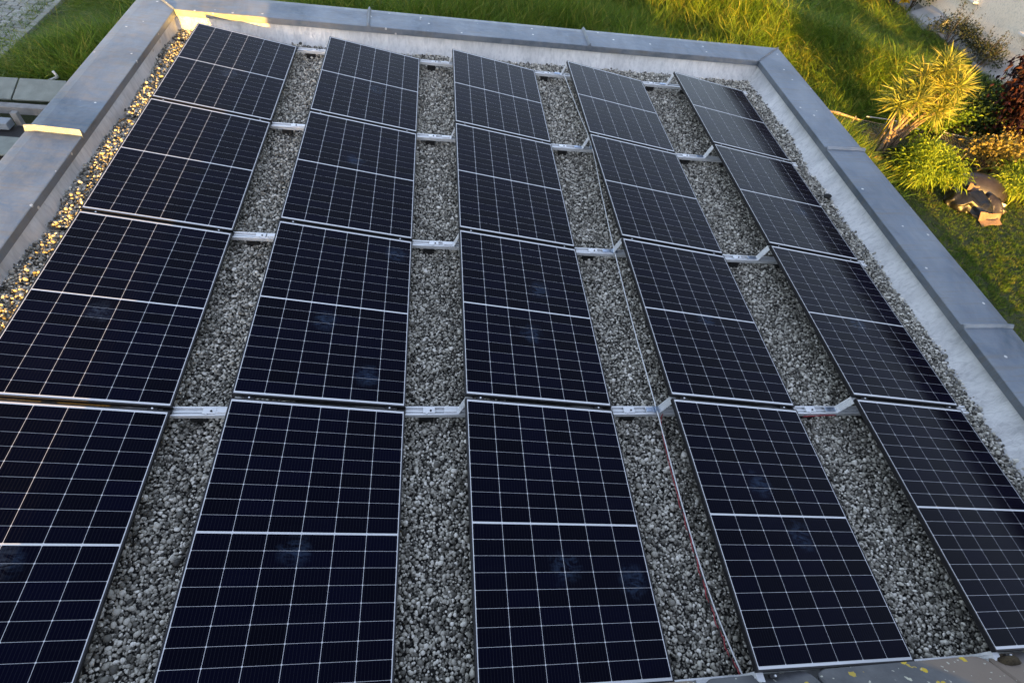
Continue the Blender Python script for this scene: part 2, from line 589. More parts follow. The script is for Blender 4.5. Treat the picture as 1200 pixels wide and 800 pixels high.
def membrane(p0, p1, nrm, seed, foot):
    """wrinkled sheet in front of the upstand; flares into the gravel at its foot"""
    ln = math.hypot(p1[0] - p0[0], p1[1] - p0[1])
    nx = int(ln / 0.035); nz = 12
    rg = np.random.default_rng(seed)
    ph = rg.uniform(0, 6.28, (14, 2)); fr = np.concatenate([rg.uniform(0.6, 5, 6), rg.uniform(6, 26, 8)]); sl = rg.uniform(-9, 9, 14)
    am = np.concatenate([rg.uniform(.003, .010, 6), rg.uniform(.001, .0042, 8)])
    v = []; f = []
    for i in range(nx + 1):
        t = i / nx; s = t * ln
        for j in range(nz + 1):
            z = -0.09 + j * (0.285 / nz)
            dd = sum(am[q] * math.sin(fr[q] * s + sl[q] * z + ph[q, 0]) for q in range(14)) * min(1, (0.21 - z) / 0.12)
            flare = foot * max(0, (0.13 - z) / 0.19) ** 1.6
            dd = 0.016 + dd + flare
            v.append((p0[0] + (p1[0] - p0[0]) * t + nrm[0] * dd, p0[1] + (p1[1] - p0[1]) * t + nrm[1] * dd, z))
    for i in range(nx):
        for j in range(nz):
            a = i * (nz + 1) + j
            f.append((a, a + nz + 1, a + nz + 2, a + 1))
    o = under(obj('roof_membrane', v, f, 'membrane', None, True))
    sd = o.modifiers.new('thickness', 'SOLIDIFY'); sd.thickness = 0.003
    return o


membrane(off(IL0, -.06, 0), off(IL1, -.06, .06), (1, 0), 1, .03)
membrane(off(IL1, -.06, .06), off(IR1, .06, .06), (0, -1), 2, .085)
membrane(off(IR0, .06, 0), off(IR1, .06, .06), (-1, 0), 3, .125)

# coping profile: t from inner edge (0) to outer edge (1), z
PROF = [(0.012, 0.172), (0.0, 0.176), (0.0, 0.244), (0.012, 0.25), (0.80, 0.270), (0.965, 0.262), (1.0, 0.258), (1.0, 0.15), (0.985, 0.15), (0.985, 0.16), (0.03, 0.168)]


def coping(i0, i1, o0, o1, a, b, lip):
    """one zinc section between fractions a and b of a side; lip = raised cover strip at its start"""
    def outer(fr):
        if fr <= .002 or fr >= .998:
            return lerp(o0, o1, fr)
        p = Vector(lerp(i0, i1, fr)); q = Vector(o0); w = Vector(o1) - q
        return tuple(q + w * ((p - q).dot(w) / w.dot(w)))
    A, B, C, D = lerp(i0, i1, a), lerp(i0, i1, b), outer(a), outer(b)
    m = MB()
    m.prism([[(*lerp(A, C, t), z) for t, z in PROF], [(*lerp(B, D, t), z) for t, z in PROF]])
    o = under(m.obj('coping', 'zinc'))
    if lip:
        ln = math.hypot(i1[0] - i0[0], i1[1] - i0[1])
        e = 0.045 / ln; g = 0.006 / ln; h = lip
        def loop(fr, dz):
            P, Q = lerp(i0, i1, fr), outer(fr)
            return [(*lerp(P, Q, t), z + dz if t > 0.001 else z) for t, z in ((-0.006, 0.185), (-0.006, 0.25 + dz), (0.012, 0.25 + dz), (0.80, 0.27 + dz), (1.004, 0.260 + dz), (1.004, 0.16))]
        m = MB()
        m.prism([loop(a - e * 0.55, 0.002), loop(a - e * 0.1, h), loop(a + e * 0.15, h), loop(a + e * 0.5, 0.002)])
        m.obj('cover_strip', 'zinc', o)
    return o


def side(i0, i1, o0, o1, cuts, lip):
    ln = math.hypot(i1[0] - i0[0], i1[1] - i0[1])
    gap = 0.0015 / ln
    for q in range(len(cuts) - 1):
        coping(i0, i1, o0, o1, cuts[q] + gap, cuts[q + 1] - gap, lip if q else 0)


side(IL0, IL1, OL0, OL1, [0, (0.9 + 3) / 10.4, (4.59 + 3) / 10.4, 1], 0.024)
side(IL1, IR1, OL1, OR1, [0, (1.97 + .36) / 8.06, (5.02 + .36) / 8.06, 1], 0.018)
side(IR0, IR1, OR0, OR1, [0, (2.53 + .9) / 8.655, (5.42 + .9) / 8.655, 1], 0.016)
# mitre seams at the two far corners
for I, O in ((IL1, OL1), (IR1, OR1)):
    m = MB()
    tx, ty = (O[0] - I[0]), (O[1] - I[1]); L_ = math.hypot(tx, ty); nx_, ny_ = -ty / L_, tx / L_
    def lp(w, dz):
        return [(I[0] + tx * t + nx_ * w, I[1] + ty * t + ny_ * w, z + dz) for t, z in ((0.0, 0.246), (0.012, 0.25), (0.80, 0.27), (0.995, 0.259))]
    a, b = lp(-.014, .001), lp(.014, .001); c_ = lp(0, .022)
    v = a + c_ + b
    f = [(i, i + 1, i + 5, i + 4) for i in range(3)] + [(4 + i, 5 + i, 9 + i, 8 + i) for i in range(3)] + [(0, 4, 8), (3, 11, 7)]
    under(obj('corner_seam', v, f, 'zinc'))

# ================================================================== SOLAR PANELS
P, TILT, GAPY, HL = 1.5385, 0.148897, 0.049617, 0.08
PW, PL = 1.114, 1.73767
ZH = HL + PW * math.sin(TILT)
CW, CH, CG = 0.1818, 0.0925, 0.0018
CGX = 0.0025
mx = (PW - 6 * CW - 5 * CGX) / 2
half = 9 * CH + 8 * CG
my = 0.0155
cy0 = [my + i * (CH + CG) for i in range(9)]
cy1 = [PL - my - half + i * (CH + CG) for i in range(9)]

# cell: thin chamfered wafer
ch = 0.004; a_, b_ = CW / 2, CH / 2
ring = [(-a_ + ch, -b_), (a_ - ch, -b_), (a_, -b_ + ch), (a_, b_ - ch), (a_ - ch, b_), (-a_ + ch, b_), (-a_, b_ - ch), (-a_, -b_ + ch)]
cv = [(x, y, 0.0) for x, y in ring] + [(x, y, 0.0004) for x, y in ring]
cf = [tuple(range(8, 16))] + [(i, (i + 1) % 8, 8 + (i + 1) % 8, 8 + i) for i in range(8)]

SMUDGE = {(0, 3): [(.543, 6.113)], (1, 3): [(.623, 6.066)], (1, 2): [(.53, 4.602)], (1, 1): [(.486, 2.49), (.839, 2.016), (.993, 3.334)],
          (0, 1): [(.459, 2.518)], (2, 1): [(.559, 2.398), (.679, 2.909)], (2, 0): [(.566, .605), (.998, .528)],
          (3, 0): [(.482, 1.092), (.668, 1.074), (.666, .734)], (3, 1): [(.588, 2.624)], (1, 0): [(.533, .77)], (0, 0): [(.60, .769)],
          (4, 1): [(.521, 2.592)], (4, 2): [(.719, 4.253)]}
colname = ['leftmost column', 'second column from left', 'middle column', 'second column from right', 'rightmost column']
rowname = ['nearest row', 'second nearest row', 'second farthest row', 'farthest row']
shared = {}


def build_panel(c, r):
    root = thing('solar_module', 'dark blue solar panel in the %s, %s' % (colname[c], rowname[r]), 'solar panel',
                 (c * P, r * (PL + GAPY), ZH), (0, TILT, 0), 'tilted solar panels on the gravel roof')
    if not shared:
        m = MB()
        lipw, fh = 0.0105, 0.030
        o_, i_ = -lipw, 0.0
        X0, X1, Y0, Y1 = o_, PW - o_, o_, PL - o_
        # four frame bars, butted
        m.box(X0, i_, Y0, Y1, -fh, 0.0009); m.box(PW, X1, Y0, Y1, -fh, 0.0009)
        m.box(i_, PW, Y0, i_, -fh, 0.0008); m.box(i_, PW, PL, Y1, -fh, 0.0008)
        shared['frame'] = m.obj('frame', 'black_frame', root, bevel=0.0008)
        m = MB(); m.box(0.0002, PW - .0002, 0.0002, PL - .0002, -0.006, 0.0)
        shared['sheet'] = m.obj('backsheet', 'backsheet', root)
        shared['cell'] = obj('cell', cv, cf, 'cell', root)
        first = True
    else:
        for key in ('frame', 'sheet'):
            o = shared[key].copy(); COL.objects.link(o); o.parent = root
        first = False
    sm = SMUDGE.get((c, r), [])
    for jy, y in enumerate(cy0 + cy1):
        for ix in range(6):
            x = mx + a_ + ix * (CW + CGX); yy = y + b_
            if first and jy == 0 and ix == 0:
                o = shared['cell']
            else:
                o = shared['cell'].copy(); COL.objects.link(o); o.parent = root
            o.location = (x, yy, 0.0001)
            for sx_, sy_ in sm:
                if abs(sx_ - x) < .26 and abs(sy_ - r * (PL + GAPY) - yy) < .24:
                    o.material_slots[0].link = 'OBJECT'
                    o.material_slots[0].material = M['cell_smudged']
                    o['smudge_spot'] = (c * P + sx_ * math.cos(TILT), sy_, ZH - sx_ * math.sin(TILT))
                    break
    return root


for c in range(5):
    for r in range(4):
        build_panel(c, r)

# ================================================================== MOUNTING RAILS
RZ = 0.018
ry = [-0.032] + [r * (PL + GAPY) - GAPY / 2 for r in (1, 2, 3)] + [4 * (PL + GAPY) - GAPY + 0.022]
rl = ['nearest mounting rail at the roof edge beside the tiles', 'mounting rail between the nearest and second row of panels', 'mounting rail between the second and third row of panels',
      'mounting rail between the third and farthest row of panels', 'farthest mounting rail, at the back ends of the panels']


def bar(m, x0, x1, w, z0, z1):
    return m.box(x0, x1, -w / 2, w / 2, z0, z1)


for k_, y in enumerate(ry):
    root = thing('mounting_rail', 'silver aluminium ' + rl[k_], 'rail', (0, y, 0), group='aluminium rails under the panels')
    # long rail: floor with two raised lips, in lengths between the columns
    for c in range(-1, 5):
        x0 = max(-0.10, c * P + 0.55); x1 = min(7.36, (c + 1) * P + 0.55)
        m = MB()
        m.box(x0, x1, -.036, .036, RZ, RZ + .012)
        m.box(x0, x1, -.036, -.024, RZ + .0125, RZ + .034)
        m.box(x0, x1, .026, .036, RZ + .0125, RZ + .034)
        m.box(x0, x1, -.004, .006, RZ + .0125, RZ + .026)
        m.obj('rail_length', 'aluminium', root)
    for c in range(5):
        xr = c * P + PW * math.cos(TILT)
        # splice plate in each open gap
        if c < 4:
            off_ = (0.20, 0.15, 0.13, 0.12)[c] + 0.02 * math.sin(k_ * 3 + c)
            m = MB()
            m.box(xr + off_, xr + off_ + .085, -.022, .0245, RZ + .0265, RZ + .040)
            m.box(xr + off_ + .02, xr + off_ + .032, -.03, -.0225, RZ + .0345, RZ + .043)
            s = m.obj('splice_plate', 'aluminium', root, bevel=.001)
            m = MB(); m.tube([(xr + off_ + .055, -.004, RZ + .0395), (xr + off_ + .055, -.004, RZ + .046)], .007, 8)
            m.obj('bolt', 'dark_metal', s)
        # bent bracket that lifts the high edge
        xl = c * P
        prof = [(xl - .15, RZ + .036), (xl - .048, RZ + .038), (xl + .001, ZH - .045), (xl + .04, ZH - .040)]
        th = .005; W2 = .031
        pr2 = [(px + .004, pz - th) for px, pz in prof]
        m = MB()
        m.prism([[(px, -W2, pz) for px, pz in prof + pr2[::-1]], [(px, W2, pz) for px, pz in prof + pr2[::-1]]])
        br = m.obj('bracket', 'aluminium', root)
        m = MB()
        for q in (-.018, 0, .018):
            p0, p1 = lerp(prof[1], prof[2], .15), lerp(prof[1], prof[2], .9)
            m.prism([[(p0[0] - .002, q - .003, p0[1] + .003), (p0[0] - .002, q + .003, p0[1] + .003), (p0[0] + .003, q + .003, p0[1] - .002), (p0[0] + .003, q - .003, p0[1] - .002)],
                     [(p1[0] - .002, q - .003, p1[1] + .003), (p1[0] - .002, q + .003, p1[1] + .003), (p1[0] + .003, q + .003, p1[1] - .002), (p1[0] + .003, q - .003, p1[1] - .002)]])
        m.obj('rib', 'aluminium', br)
        m = MB(); m.box(xl - .145, xl - .062, -.018, .018, RZ + .0385, RZ + .046)
        m.obj('bracket_plate', 'clamp_steel' if c in (3, 4) else 'aluminium', br, bevel=.001)
        # rubber pads carry the rail above the stones
        for px in (xl + .25, xr + .16)[:2 if c < 4 else 1]:
            m = MB(); m.box(px - .05, px + .05, -.030, .033, -.075, RZ - .001)
            m.obj('rubber_pad', 'black_rubber', root)
        # low foot and the clamps that hold two frames
        m = MB(); m.box(xr - .05, xr + .012, -.028, .028, RZ + .0345, HL - .033)
        m.obj('low_foot', 'dark_metal', root)
        for px in (.10, PW - .10):
            wx, wz = xl + px * math.cos(TILT), ZH - px * math.sin(TILT)
            m = MB(); m.box(-.03, .03, -.0118 if 0 < k_ < 4 else -.009, .0118 if 0 < k_ < 4 else .009, -.03, -.012)
            cl = m.obj('clamp', 'black_frame', root, loc=(wx, 0, wz), rot=(0, TILT, 0))
            m = MB(); m.tube([(0, 0, -.0115), (0, 0, -.003)], .0062, 8)
            m.obj('bolt', 'aluminium', cl)

# round lightning-protection wire, resting on the rails, and the red cables beside it
wp = [(4.60, 7.12), (4.61, 6.9), (4.66, 6.1), (4.685, 5.38), (4.64, 4.5), (4.585, 3.55), (4.565, 2.6), (4.55, 1.76), (4.548, 1.0), (4.56, .45), (4.60, .06), (4.63, -.10)]
wz = [.075, .066, .05, .066, .05, .066, .048, .066, .045, .045, .06, .085]


def spline(pts, sub=6):
    pts = [Vector(p) for p in pts]; out = []
    for i in range(len(pts) - 1):
        p0, p1, p2, p3 = pts[max(i - 1, 0)], pts[i], pts[i + 1], pts[min(i + 2, len(pts) - 1)]
        for s in range(sub):
            t = s / sub
            out.append(0.5 * ((2 * p1) + (p2 - p0) * t + (2 * p0 - 5 * p1 + 4 * p2 - p3) * t * t + (3 * p1 - p0 - 3 * p2 + p3) * t ** 3))
    return out + [pts[-1]]


wpts = spline([(x, y, z) for (x, y), z in zip(wp, wz)])
m = MB(); m.tube(wpts, .0052, 8)
wire = m.obj('conductor_wire', 'aluminium', None, True)
tag(wire, 'silver round wire lying across the rails between third and fourth panel columns', 'wire')
for y in (ry[1], ry[2], ry[3]):
    x = min(wpts, key=lambda q: abs(q.y - y)).x
    m = MB(); m.box(x - .03, x + .03, y - .028, y + .028, .0605, .0655); m.box(x - .014, x + .014, y - .02, y + .02, .0735, .079)
    m.obj('wire_clamp', 'clamp_steel', wire, bevel=.0015)
for col_, mat, ph, lab in (('red', 'red_cable', 0, 'red solar cable twisted along the silver wire near the camera'), ('black', 'black_cable', math.pi, 'black solar cable twisted round the red one beside the wire')):
    pts = []
    n = 150
    for i in range(n + 1):
        t = i / n
        y = 1.10 - 1.22 * t
        q = min(wpts, key=lambda s: abs(s.y - y))
        side_ = -.012 + .030 * max(0, t - .85) / .15
        a = t * 52 + ph
        pts.append((q.x + side_ + .0048 * math.cos(a) + .004 * math.sin(7 * t), y, .034 + .028 * max(0, t - .8) / .2 + .0048 * math.sin(a)))
    if col_ == 'red':
        q0 = pts[0]
        pts = spline([(4.60, 1.735, .05), (4.575, 1.68, .038), (4.558, 1.55, .03), (4.545, 1.3, .03)], 5) + pts
    m = MB(); m.tube(pts, .0042, 6)
    tag(m.obj('solar_cable', mat, None, True), lab, 'cable', 'cables along the wire')
m = MB()
m.tube(spline([(5.80, ry[1] - .05, .03), (5.9, ry[1] - .046, .033), (6.0, ry[1] - .043, .035), (6.10, ry[1] - .040, .03)], 5), .0048, 6)
tag(m.obj('solar_cable', 'red_cable', None, True), 'dull red cable tucked along the rail beside the last panel column', 'cable', 'cables along the rails')

# ================================================================== GRAVEL
def ico(sub, seed):
    bm = bmesh.new()
    bmesh.ops.create_icosphere(bm, subdivisions=sub, radius=1.0)
    rg = np.random.default_rng(seed)
    dirs = rg.normal(size=(7, 3)); dirs /= np.linalg.norm(dirs, axis=1)[:, None]
    cut = rg.uniform(.68, .95, 7)
    sc = np.array([1.0, rg.uniform(.62, .95), rg.uniform(.42, .72)])
    for v in bm.verts:
        p = np.array(v.co)
        for dd, c in zip(dirs, cut):
            s = p @ dd
            if s > c:
                p = p - dd * (s - c) * .8
        v.co = Vector(p * sc)
    vv = [tuple(v.co) for v in bm.verts]; ff = [tuple(v.index for v in f.verts) for f in bm.faces]
    bm.free()
    return vv, ff


pebs = [proto('pebble', *ico(2, 100 + i), 'pebble', True) for i in range(10)]


def gravel_points(x0, x1, y0, y1, sp, keep=None):
    nx, ny = int((x1 - x0) / sp) + 1, int((y1 - y0) / sp) + 1
    gx, gy = np.meshgrid(np.arange(nx) * sp + x0, np.arange(ny) * sp + y0)
    pts = np.stack([gx.ravel(), gy.ravel()], 1) + RNG.uniform(-.62 * sp, .62 * sp, (nx * ny, 2))
    return pts


regs = [(-.50, .12, 2.2, 7.5)]
for c in range(5):
    xr = c * P + PW * math.cos(TILT)
    regs.append((xr - .16, (c + 1) * P + .34 if c < 4 else 7.74, -.06, 7.2))
regs.append((.12, 7.75, 7.16, 7.78))
pa, za, sa = [], [], []
for (x0, x1, y0, y1) in regs:
    for sp, zz, smin, smax in ((.0185, .004, .0065, .0120), (.0205, .014, .0072, .0145), (.075, .024, .0115, .020)):
        q = gravel_points(x0, x1, y0, y1, sp)
        wall_y = 7.47 + (q[:, 0] + .36) * .0455
        ok = (q[:, 1] < wall_y + .02) & (q[:, 0] < 7.73) & (q[:, 0] > -.46)
        q = q[ok]
        hump = .010 * np.sin(q[:, 0] * 2.1 + 1.3) * np.sin(q[:, 1] * 1.7) + .006 * np.sin(q[:, 0] * 7.3) * np.sin(q[:, 1] * 5.9 + 1)
        edge = np.maximum(0, (q[:, 0] - 7.45) / .25) * .02 + np.maximum(0, (-.2 - q[:, 0]) / .25) * .012
        pa.append(q); za.append(zz - .012 - .052 * np.clip((q[:, 0] + .02) / .35, 0, 1) + hump + edge + RNG.uniform(-.005, .005, len(q)))
        sa.append(np.clip(RNG.lognormal(math.log((smin + smax) / 2), .30, len(q)), smin * .8, smax * 1.35))
q = np.concatenate(pa); z = np.concatenate(za); s = np.concatenate(sa)
n = len(q)
# keep stones below the rails
near_rail = np.min(np.abs(q[:, 1][:, None] - np.array(ry)[None, :]), axis=1) < .040
z = np.where(near_rail, np.minimum(z, -.030), z)
pts = np.column_stack([q, z])
rots = np.column_stack([RNG.normal(0, .45, n), RNG.normal(0, .45, n), RNG.uniform(0, 6.283, n)])
tag(scatter('gravel', pebs, pts, rots, np.column_stack([s, s, s]), 'grey rounded roof gravel lying between the panel columns'))

lp, lf = ico(3, 77)
tag(obj('rubber_lump', [(x * .055, y * .05, z * .05) for x, y, z in lp], lf, 'black_rubber', None, True, (7.55, 4.78, .0)), 'small black rubber lump at the foot of the right membrane', 'lump')

# ================================================================== GRASS
def tuft(seed, nbl, h0, h1, spread, w, lean, heads, mat, segs=4):
    rg = np.random.default_rng(seed); v = []; f = []
    for b in range(nbl):
        h = rg.uniform(h0, h1); az = rg.uniform(0, 6.283); bend = rg.uniform(.15, .55) * lean
        bx, by = rg.normal(0, spread, 2); rw = rg.uniform(.7, 1.2) * w; tw = rg.uniform(0, 6.283)
        head = rg.random() < heads
        st = len(v)
        for s in range(segs + 1):
            t = s / segs
            r_ = bend * h * t ** 2.2; zz = h * t * (1 - .25 * bend * t)
            ww = rw * (1 - t ** 1.5 * .9)
            if head and s == segs - 1:
                ww = rw * 1.5
            cx, cy = bx + r_ * math.cos(az), by + r_ * math.sin(az)
            v += [(cx - ww * math.sin(tw), cy + ww * math.cos(tw), zz), (cx + ww * math.sin(tw), cy - ww * math.cos(tw), zz)]
        f += [(st + 2 * s, st + 2 * s + 1, st + 2 * s + 3, st + 2 * s + 2) for s in range(segs)]
    return proto('grass_tuft', v, f, mat)


def noise2(x, y, seed):
    rg = np.random.default_rng(seed); o = 0
    for i in range(9):
        a = rg.uniform(0, 6.28); f_ = rg.uniform(.25, 1.6); o = o + np.sin(f_ * (x * math.cos(a) + y * math.sin(a)) + rg.uniform(0, 6.28)) / 3
    return o


tall = [tuft(200 + i, 16, .35, .85, .07, .0055, 1.5, .25, 'tall_grass') for i in range(8)]
tp = []
for (x0, x1, y0, y1, dens) in ((-5.72, -.95, 10.98, 18, 120), (-.95, 24, 9, 30, 78), (8.4, 15.5, 9.8, 14, 60)):
    nn = int((x1 - x0) * (y1 - y0) * dens)
    xy = np.column_stack([RNG.uniform(x0, x1, nn), RNG.uniform(y0, y1, nn)])
    tp.append(xy)
xy = np.concatenate(tp)
keep = [(in_view((a, b, GZ), 70) or in_view((a, b, GZ + .8), 70)) and not (a > 21.2) and not (-.8 < a < 8.2 and b < 8.4) for a, b in xy]
xy = xy[np.array(keep)]
# shrub bed and lawn stay free of tall grass
bed = (xy[:, 0] > 13.2) & (xy[:, 1] < 12.3)
xy = xy[~bed]
n = len(xy)
hg = np.clip(.95 + .38 * noise2(xy[:, 0] * 1.5, xy[:, 1] * 1.5, 5), .35, 1.45)
tt = (xy[:, 0] - 13.2) * .75 + (xy[:, 1] - 13.0) * .66
hg = np.where((tt > 2.5) & (xy[:, 0] > 9), hg * .30, hg)
hg = np.where(xy[:, 0] < -.8, hg * np.clip(.38 + (xy[:, 0] + 5.7) * .35, .3, .9), hg)
tilt_x = .16 + .26 * noise2(xy[:, 0], xy[:, 1], 11) + RNG.normal(0, .12, n)
tilt_y = .12 + .26 * noise2(xy[:, 0], xy[:, 1], 12) + RNG.normal(0, .12, n)
scatter('tall_grass', tall, np.column_stack([xy, gz(xy[:, 0], xy[:, 1]) - .02]), np.column_stack([-tilt_y, tilt_x, RNG.uniform(0, 6.28, n)]),
        np.column_stack([np.ones(n), np.ones(n), hg]), 'tall unmown meadow grass behind and beside the flat roof')

short = [tuft(300 + i, 9, .03, .085, .03, .004, 1.2, 0, 'lawn_grass', 2) for i in range(6)]
nn = 30000
xy = np.column_stack([RNG.uniform(8.6, 21, nn), RNG.uniform(1.0, 10.5, nn)])
xy = xy[np.array([in_view((a, b, GZ), 60) for a, b in xy])]
n = len(xy)
hs = np.clip(1 + .3 * noise2(xy[:, 0] * 2, xy[:, 1] * 2, 21), .5, 1.7)
scatter('lawn_grass', short, np.column_stack([xy, np.full(n, GZ - .005)]), np.column_stack([RNG.normal(0, .2, n), RNG.normal(0, .2, n), RNG.uniform(0, 6.28, n)]),
        np.column_stack([hs, hs, hs]), 'short mown lawn right of the flat roof')

# ================================================================== PAVING (top left)
pav = thing('paving', 'grey block paving with weedy joints beyond the grass', None, (-7, 13, GZ))
pav['kind'] = 'structure'
obj('bedding', *(lambda mm: (mm.v, mm.f))(MB().box(-2.6, 1.0, -3.4, 8.0, -.05, .012)), 'joint_dirt', pav)
rg = random.Random(5)
y = 10.6
first_p = None
rowi = 0
unit = MB().box(-.5, .5, -.5, .5, 0, 1)
um = obj('paver', unit.v, unit.f, 'paver', pav, bevel=.04)
used_first = False
while y < 17.5:
    h = rg.choice((.14, .175, .175, .20))
    x = -8.6 + rg.uniform(0, .2)
    while x < -6.02:
        w_ = rg.choice((.14, .20, .26, .30)) if h > .15 else rg.choice((.14, .2))
        x1 = min(x + w_, -6.0)
        if x1 - x > .06 and in_view(((x + x1) / 2, y, GZ), 25):
            o = um if not used_first else um.copy()
            if used_first:
                COL.objects.link(o); o.parent = pav
            used_first = True
            o.location = ((x + x1) / 2 + 7, y + h / 2 - 13, .008 + rg.uniform(0, .004))
            o.scale = (x1 - x - .026, h - .026, .035)
            o.rotation_euler = (rg.uniform(-.006, .006), rg.uniform(-.006, .006), rg.uniform(-.008, .008))
        x = x1
    y += h
y = 10.6
ke = None
while y < 17.5:
    if in_view((-5.9, y, GZ), 30):
        if ke is None:
            o = MB().box(-.06, .06, -.24, .24, 0, .085).obj('edging_stone', 'paver', pav, bevel=.006); ke = o
        else:
            o = ke.copy(); COL.objects.link(o); o.parent = pav
        o.location = (-5.92 + 7 + rg.uniform(-.006, .006), y + .25 - 13, -.01)
        o.rotation_euler = (0, 0, rg.uniform(-.012, .012))
    y += .5
weed = [tuft(400 + i, 7, .03, .10, .03, .004, 1.4, 0, 'tall_grass', 2) for i in range(4)]
wx = np.concatenate([np.column_stack([RNG.normal(-6.15, .22, 900), RNG.uniform(10.8, 17, 900)]), np.column_stack([RNG.uniform(-7.6, -6.1, 300), RNG.uniform(10.8, 17, 300)])])
wx = wx[wx[:, 0] < -5.75]
n = len(wx)
scatter('paving_weeds', weed, np.column_stack([wx, np.full(n, GZ + .02)]), np.column_stack([RNG.normal(0, .2, n), RNG.normal(0, .2, n), RNG.uniform(0, 6.28, n)]),
        np.ones((n, 3)), 'small weeds and moss growing in the paving joints')

# ================================================================== TIMBER BESIDE THE BUILDING (left)
def slab(name, mat, label, cat, cx, cy, z0, lx, ly, lz, rz=0, rx=0, bevel=.006, group=None):
    o = MB().box(-lx / 2, lx / 2, -ly / 2, ly / 2, 0, lz).obj(name, mat, None, bevel=bevel, loc=(cx, cy, z0), rot=(rx, 0, rz))
    return tag(o, label, cat, group)


tr = thing('slotted_bench', 'long grey green board with dark slots lying beside the grass', 'board', (-4.9, 10.35, GZ + .30), (R(14), 0, R(3)))
for i in range(5):
    x0 = -2.3 + i * .80
    MB().box(x0, x0 + .77, -.27, .27, 0, .03).obj('board', 'pale_board', tr, bevel=.004)
MB().box(-2.3, 1.7, -.02, .02, -.05, -.002).obj('batten', 'weathered_wood', tr)
MB().box(-2.2, -2.1, -.2, .2, -.32, -.052).obj('leg', 'weathered_wood', tr)
MB().box(1.5, 1.6, -.2, .2, -.32, -.052).obj('leg', 'weathered_wood', tr)
slab('timber_beam', 'weathered_wood', 'grey weathered beam in the middle of the stacked timber', 'beam', -5.0, 9.83, GZ + .16, 3.2, .15, .14, R(1))
slab('painted_beam', 'blue_grey_paint', 'blue grey beam with a dark cut end beside the parapet', 'beam', -5.60, 9.28, GZ + .22, 2.3, .20, .12, R(-1))
slab('pale_sheet', 'pale_board', 'pale grey green sheet lying nearest the parapet', 'board', -5.5, 8.66, GZ + .24, 2.8, .52, .03, R(-1))
slab('support_block', 'black_rubber', 'dark block under the pale sheet', 'block', -5.2, 8.9, GZ, 2.4, .9, .20)
slab('red_crate', 'red_plastic', 'small red plastic crate just showing past the coping', 'crate', -4.72, 8.30, GZ, .22, .22, .30)
post = MB().box(-.05, .05, -.05, .05, 0, .42).obj('wooden_post', 'weathered_wood', None, bevel=.006, loc=(-4.40, 9.42, GZ))
tag(post, 'short weathered post at the end of the blue grey beam', 'post')
m = MB(); m.tube(spline([(0, 0, 0), (0, 0, .16), (.0, 0, .20), (.16, 0, .27), (.19, 0, .30), (.16, 0, .40)], 4), .024, 8)
tag(m.obj('bent_pipe', 'white_paint', None, True, loc=(-4.55, 10.95, GZ)), 'bent white pipe standing at the edge of the grass', 'pipe')

# ================================================================== NEIGHBOUR HOUSE (top right)
nh = thing('neighbour_house', 'pale stucco house wall beyond the meadow', 'house', (26, 18, GZ))
def nhp(name, mm, mat, parent=None, bevel=0):
    return mm.obj(name, mat, parent or nh, bevel=bevel)
nhp('wall', MB().box(-4.15, 5, -16, 20, .30, 5.08), 'stucco')
nhp('plinth', MB().box(-4.10, 4.95, -15.95, 19.95, -.2, .298), 'concrete')
m = MB(); m.prism([[(-4.8, -16.6, 5.1), (5.6, -16.6, 5.1), (.4, -16.6, 10.9)], [(-4.8, 20.6, 5.1), (5.6, 20.6, 5.1), (.4, 20.6, 10.9)]])
nhp('roof', m, 'dark_roof')
for yy, zz in ((2.0, 1.30), (-1.55, 1.30), (-6.5, 1.30)):
    wfr = nhp('window', MB().box(-4.19, -4.152, yy - .5, yy + .5, zz, zz + 1.2), 'white_paint', bevel=.004)
    MB().box(-4.205, -4.192, yy - .42, yy + .42, zz + .08, zz + 1.12).obj('pane', 'window_glass', wfr)
    MB().box(-4.34, -4.152, yy - .58, yy + .58, zz - .07, zz - .003).obj('window_sill', 'white_paint', wfr, bevel=.006)
for yy, ln in ((2.75, 1.25), (-1.35, 1.1)):
    m = MB()
    m.prism([[(-4.85, yy - ln / 2, .02), (-4.152, yy - ln / 2, .02), (-4.152, yy - ln / 2, .50), (-4.85, yy - ln / 2, .16)],
             [(-4.85, yy + ln / 2, .02), (-4.152, yy + ln / 2, .02), (-4.152, yy + ln / 2, .50), (-4.85, yy + ln / 2, .16)]])
    lw = nhp('light_well', m, 'light_well_cover')
    MB().box(-4.90, -4.852, yy - ln / 2 - .04, yy + ln / 2 + .04, -.05, .18).obj('rim', 'concrete', lw)
m = MB(); m.box(-4.45, -4.152, -15, 11, -.06, .02)
nhp('house_path', m, 'concrete')

